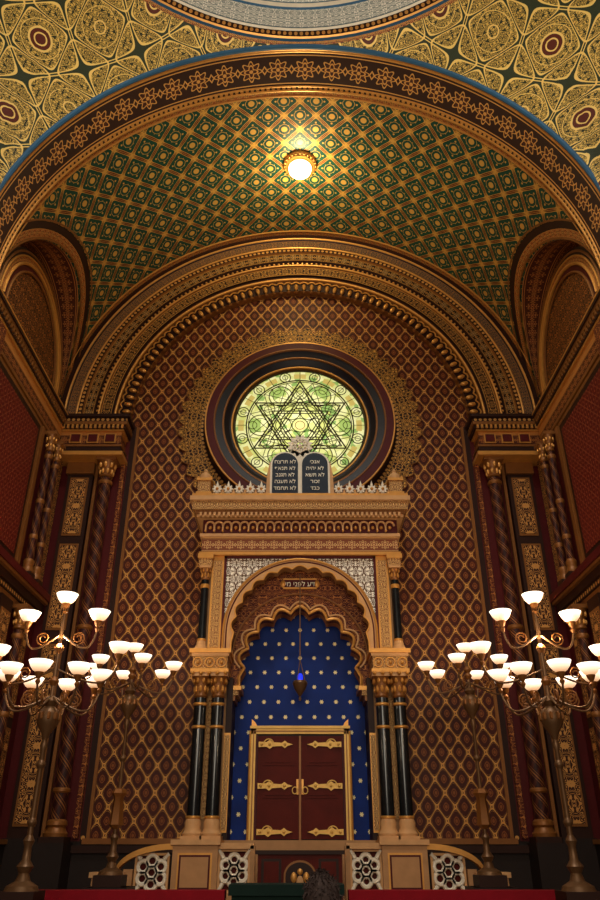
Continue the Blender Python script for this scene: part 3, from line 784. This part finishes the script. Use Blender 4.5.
for s in (-1,1): b.box(s*.3,s*.62,-1.92+q,-1.8+q,H(-.6),H(-.12),brown); b.box(s*.34,s*.58,-1.93+q,-1.8+q,H(-.56),H(-.16),wood)
def arcplate(r,h): return [(r*cos(pi*i/16),H(-.36)+h*sin(pi*i/16)) for i in range(17)]+[(-r,H(-.6)),(r,H(-.6))]
b.plate(arcplate(.26,.22),-1.95+q,-1.9+q,gold2); b.plate(arcplate(.23,.19),-1.965+q,-1.95+q,brown)
for sx in (-1,1):
    b.ball((sx*.1,-1.97+q,H(-.38)),.05,gold,10,(1,.3,1.5)); b.ball((sx*.12,-1.97+q,H(-.5)),.05,BLUE,10,(1,.3,1))
b.ball((0,-1.975+q,H(-.46)),.06,cream,10,(1,.3,1.8)); b.ball((0,-1.975+q,H(-.3)),.045,gold,10,(1,.3,1))
b.obj('cantor_lectern')
b=MB(); yr=-5.0
for x0,x1 in ((-3.62,-.96),(.62,3.3)):
    b.box(x0,x1,yr-.14,yr+.14,H(-.56),H(-.45),velvet); b.box(x0,x1,yr-.10,yr+.10,H(-.62),H(-.56),wood)
    b.box(x0,x1,yr-.02,yr+.02,.3,H(-.62),wood); b.box(x0,x1,yr-.1,yr+.1,0,.3,wood)
    for i in range(9):
        x=x0+(x1-x0)*i/8; b.lathe(x,yr,[(.05,.3),(.07,.5),(.04,.7),(.06,.95),(.05,1.13)],wood,12)
b.obj('altar_rail')
b=MB()
b.box(-.9,.56,-5.3,-4.7,H(-.50),H(-.38),green); b.box(-.86,.52,-5.26,-4.74,H(-.72),H(-.50),green)
b.box(-.8,.46,-5.2,-4.8,.1,H(-.7),wood); b.box(-.86,.52,-5.26,-4.74,0,.1,wood)
for i in range(30): b.tube([(-.87+i*.0475,-5.27,H(-.72)),(-.87+i*.0475,-5.27,H(-.8))],.008,gold,5)
b.obj('reading_desk')
# ------------------------------------------------------------------ candelabra
def bowl_at(b,bg,x,y,z):
    b.lathe(x,y,[(.015,z-.16),(.035,z-.12),(.02,z-.09),(.045,z-.05),(.06,z-.01),(.03,z)],gold2,14)
    bg.lathe(x,y,[(.045,z-.01),(.085,z+.015),(.12,z+.06),(.150,z+.13),(.143,z+.13),(.115,z+.065),(.07,z+.03),(.0,z+.015)],glow,20,cap=False,fade=True)
    bg.ball((x,y,z+.08),.04,glow,8)
def cand(kind):
    b=MB(); g=MB()
    if kind=='f':
        base=-.42; hub=1.62; tiers=[(1.97,.62,8,0.0),(2.32,.84,2,.08),(2.78,.49,2,.05),(3.03,0,1,0)]; topz=2.98
    else:
        base=-.34; hub=2.35; tiers=[(2.78,.74,6,.1),(3.12,0,1,0)]; topz=3.05
    b.box(-.22,.22,-.22,.22,base-.16,base,brown)
    b.lathe(0,0,[(.20,base),(.18,base+.05),(.09,base+.10),(.06,base+.18),(.10,base+.25),(.05,base+.32),(.045,base+.46),(.07,base+.52),(.035,base+.58)],bronze,20)
    b.lathe(0,0,[(.034,base+.58),(.030,hub-.5),(.05,hub-.45),(.03,hub-.38)],bronze,14)
    m0=(base+hub)/2
    for z in (m0-.3,m0+.35): b.lathe(0,0,[(.032,z-.05),(.055,z-.02),(.06,z),(.055,z+.02),(.032,z+.05)],bronze,14)
    if kind=='b':
        b.lathe(0,0,[(.05,.3),(.12,.36),(.11,.42),(.08,.75),(.13,.82),(.10,.88),(.04,.9)],gold2,6)
    b.lathe(0,0,[(.03,hub-.38),(.06,hub-.30),(.13,hub-.2),(.15,hub-.1),(.12,hub-.02),(.06,hub+.03),(.10,hub+.09),(.05,hub+.15)],bronze,18)
    for k in range(10):
        a=2*pi*k/10; b.ball((.14*cos(a),.14*sin(a),hub-.1),.03,gold2,6,(1,1,1.8))
    b.lathe(0,0,[(.03,hub+.15),(.026,topz-.2)],bronze,12)
    for z in (hub+.35,(hub+topz)/2+.1): b.lathe(0,0,[(.03,z-.06),(.06,z-.02),(.07,z),(.06,z+.02),(.03,z+.06)],gold2,14)
    for z,r,n,a0 in tiers:
        if r==0:
            bowl_at(b,g,0,0,z); b.tube([(0,0,topz-.3),(0,0,z-.12)],.02,bronze,8); continue
        for k in range(n):
            a=a0+2*pi*k/n; ca,sa=cos(a),sin(a)
            zs=z-.30; pts=[]
            for i in range(21):
                t=i/20
                rr=.03+(r-.03)*(1-(1-t)**1.6) if t<1 else r
                zz=zs+.10*(1-t)-.13*sin(pi*min(1,t*1.1))+ .16*max(0,(t-.55)/.45)**2
                pts.append((rr*ca,rr*sa,zz))
            b.tube(pts,.014,bronze,7)
            q=[(r*.5+.085*cos(t)*(1-t/14),zs+.06+.085*sin(t)*(1-t/14)) for t in [2*pi*i/14*1.5-1.57 for i in range(17)]]
            b.tube([(p*ca,p*sa,w) for p,w in q],.010,gold2,6)
            bowl_at(b,g,r*ca,r*sa,z)
    return b.mesh('candelabra_metal_'+kind),g.mesh('candelabra_bowls_'+kind)
for kind,xx,yy in (('f',3.27,-6.0),('b',2.97,-2.75)):
    me,gm=cand(kind)
    for s in (-1,1):
        e=empty('candelabra',(s*xx,yy,ZC))
        o=mobj('stand',me,e); o2=mobj('glass_bowls',gm,e)
        if s<0: o.scale=(-1,1,1); o2.scale=(-1,1,1)
        p=MB(); base=-.58 if kind=='f' else -.5
        p.box(-.3,.3,-.3,.3,-ZC+(0 if kind=='f' else .45),base,brown); p.box(-.34,.34,-.34,.34,base-.08,base,black)
        p.obj('pedestal',e)
        L=bpy.data.lights.new('candelabra_bulb','POINT'); L.energy=120 if kind=='f' else 80; L.color=(1,.74,.46); L.shadow_soft_size=.06
        lo=bpy.data.objects.new('bulb',L); scene.collection.objects.link(lo); lo.parent=e; lo.location=(0,0,2.5 if kind=='f' else 3.25)
# ------------------------------------------------------------------ ceiling lamp
cl=empty('ceiling_lamp')
b=MB(); zc=ZS+RV; y=-3.15
b.lathe(0,y,[(.42,zc-.01),(.42,zc-.06),(.36,zc-.10),(.37,zc-.14),(.30,zc-.18)],gold,32)
for k in range(24):
    a=2*pi*k/24; b.ball((.39*cos(a),y+.39*sin(a),zc-.09),.035,gold,6)
b.lathe(0,y,[(.30,zc-.16),(.28,zc-.25),(.20,zc-.33),(.10,zc-.38),(.0,zc-.39)],lampg,28)
b.obj('lamp_bowl',cl)
L=bpy.data.lights.new('ceiling_bulb','POINT'); L.energy=200; L.color=(1,.86,.48); L.shadow_soft_size=.15
lo=bpy.data.objects.new('bulb',L); scene.collection.objects.link(lo); lo.location=(0,y,zc-.7); lo.parent=cl
# ------------------------------------------------------------------ person
def person(x,y,top):
    e=empty('person',(x,y,0)); s=top/1.72
    V={'pel':(0,0,.95,.15),'wa':(0,0,1.08,.135),'ch':(0,.01,1.28,.155),'ne0':(0,0,1.42,.075),'ne':(0,.01,1.50,.055),
       'shl':(-.17,0,1.40,.07),'ell':(-.25,.0,1.12,.045),'wrl':(-.22,.10,.88,.032),
       'shr':(.17,0,1.40,.07),'elr':(.25,.0,1.12,.045),'wrr':(.22,.10,.88,.032),
       'hil':(-.09,0,.88,.10),'knl':(-.1,.01,.48,.06),'anl':(-.11,0,.09,.042),'tol':(-.12,.16,.04,.035),
       'hir':(.09,0,.88,.10),'knr':(.1,.01,.48,.06),'anr':(.11,0,.09,.042),'tor':(.12,.16,.04,.035)}
    K=list(V); ed=[('pel','wa'),('wa','ch'),('ch','ne0'),('ne0','ne'),('ch','shl'),('shl','ell'),('ell','wrl'),('ch','shr'),('shr','elr'),('elr','wrr'),('pel','hil'),('hil','knl'),('knl','anl'),('anl','tol'),('pel','hir'),('hir','knr'),('knr','anr'),('anr','tor')]
    def skinobj(nm,K,V,ed,mat,root):
        me=bpy.data.meshes.new(nm); me.from_pydata([tuple(c*s for c in V[k][:3]) for k in K],[(K.index(a),K.index(c)) for a,c in ed],[])
        o=bpy.data.objects.new(nm,me); scene.collection.objects.link(o); o.parent=e
        me.materials.append(mat)
        md=o.modifiers.new('Skin','SKIN'); md.use_smooth_shade=True
        sv=me.skin_vertices[0].data
        for i,k in enumerate(K):
            r=V[k][3]*s; sv[i].radius=(r,r*.85); sv[i].use_root=(k==root)
        o.modifiers.new('Sub','SUBSURF').levels=2; o.modifiers['Sub'].render_levels=2
        return o
    skinobj('clothed_body',K,V,ed,coat,'pel')
    for sd in (-1,1):
        W={'w':(sd*.22,.10,.89,.026),'p':(sd*.21,.125,.83,.03)}; ee=[('w','p')]
        for f in range(4):
            bx=sd*.21+(f-1.5)*.019; W['a%d'%f]=(bx,.14,.79,.009); W['b%d'%f]=(bx,.15,.755,.008); W['c%d'%f]=(bx,.143,.725-.006*abs(f-1.5),.007)
            ee+= [('p','a%d'%f),('a%d'%f,'b%d'%f),('b%d'%f,'c%d'%f)]
        W['t']=(sd*.175,.14,.81,.009); W['t2']=(sd*.165,.155,.785,.008); ee+=[('p','t'),('t','t2')]
        skinobj('hand',list(W),W,ee,skin,'w')
    b=MB(); c=Vector((0,.02*s,1.61*s))
    b.ball(c,.095*s,skin,20,(.80,1.0,1.18)); b.ball(c+Vector((0,.095*s,-.02*s)),.016*s,skin,8,(.8,1.2,1.6))
    for sd in (-1,1):
        b.ball(c+Vector((sd*.078*s,0,-.01*s)),.026*s,skin,8,(.35,.7,1.2)); b.ball(c+Vector((sd*.03*s,.083*s,.012*s)),.012*s,white,8)
    b.ball(c+Vector((0,.082*s,-.055*s)),.022*s,dkred,8,(1,.4,.3))
    b.lathe(0,.015*s,[(.055*s,1.44*s),(.05*s,1.56*s)],skin,16)
    b.obj('head',e)
    b=MB(); n=28; P=[];U=[]
    for j in range(15):
        t=pi*.66*j/14; row=[]
        for i in range(n+1):
            a=2*pi*i/n; k=1.0+.02*sin(9*a+3*j)+.02*sin(17*a)
            tt=t if sin(a)<.2 else t*.62
            row.append((c.x+.088*s*sin(tt)*cos(a)*k,c.y-.008+.108*s*sin(tt)*sin(a)*k,c.z+.125*s*cos(tt)*k-.004*s))
        P.append(row);U.append([(i/n,j/14) for i in range(n+1)])
    b.grid(P,U,hair)
    for i in range(500):
        a=random.uniform(0,2*pi); t=random.uniform(0,1.5); R=Vector((.086*s*sin(t)*cos(a),.106*s*sin(t)*sin(a),.123*s*cos(t)))
        p=c+R; d=Vector((random.uniform(-.6,.6),-.5,random.uniform(-.8,.3)))*.04
        b.tube([tuple(p),tuple(p+R*.06+d*.5),tuple(p+R*.04+d)],.003,hair,4,r2=.001)
    b.obj('hair',e)
person(.1,-12.1,ZC-.10)
# ------------------------------------------------------------------ lights
def area(name,loc,rot,size,en,col):
    L=bpy.data.lights.new(name,'AREA'); L.size=size; L.energy=en; L.color=col; L.shape='DISK'
    o=bpy.data.objects.new(name,L); scene.collection.objects.link(o); o.location=loc; o.rotation_euler=rot; return o
area('dome_skylight',(0,YX,zt+4.6),(0,0,0),3.6,1000,(1,.97,.92))
area('nave_fill_light',(0,-19.5,6.5),(radians(94),0,0),6,560,(1,.88,.70))  # added fill from the unseen nave end, aimed towards the ark
L=bpy.data.lights.new('pendentive_fill_spot','SPOT'); L.energy=3300; L.color=(1,.93,.74); L.spot_size=radians(58); L.spot_blend=.6; L.shadow_soft_size=1.0  # added fill spot, no real fixture; brightens pendentives and dome ring
o=bpy.data.objects.new('pendentive_fill_spot',L); scene.collection.objects.link(o); o.location=(0,-18.5,5.5)
o.rotation_euler=(Vector((0,-8.8,17.8))-Vector(o.location)).to_track_quat('-Z','Y').to_euler()
w=bpy.data.worlds.new('World'); scene.world=w; w.use_nodes=True
w.node_tree.nodes['Background'].inputs[0].default_value=(1,.86,.68,1); w.node_tree.nodes['Background'].inputs[1].default_value=.36
# ------------------------------------------------------------------ camera
cam=bpy.data.cameras.new('camera'); cam.lens=731/900*36; cam.sensor_width=36; cam.clip_start=.05
co=bpy.data.objects.new('camera',cam); scene.collection.objects.link(co); co.location=(0,-16,ZC); co.rotation_euler=(radians(90+28.7),0,0)
scene.camera=co
try: scene.view_settings.view_transform='Standard'
except Exception as ex: print(ex)
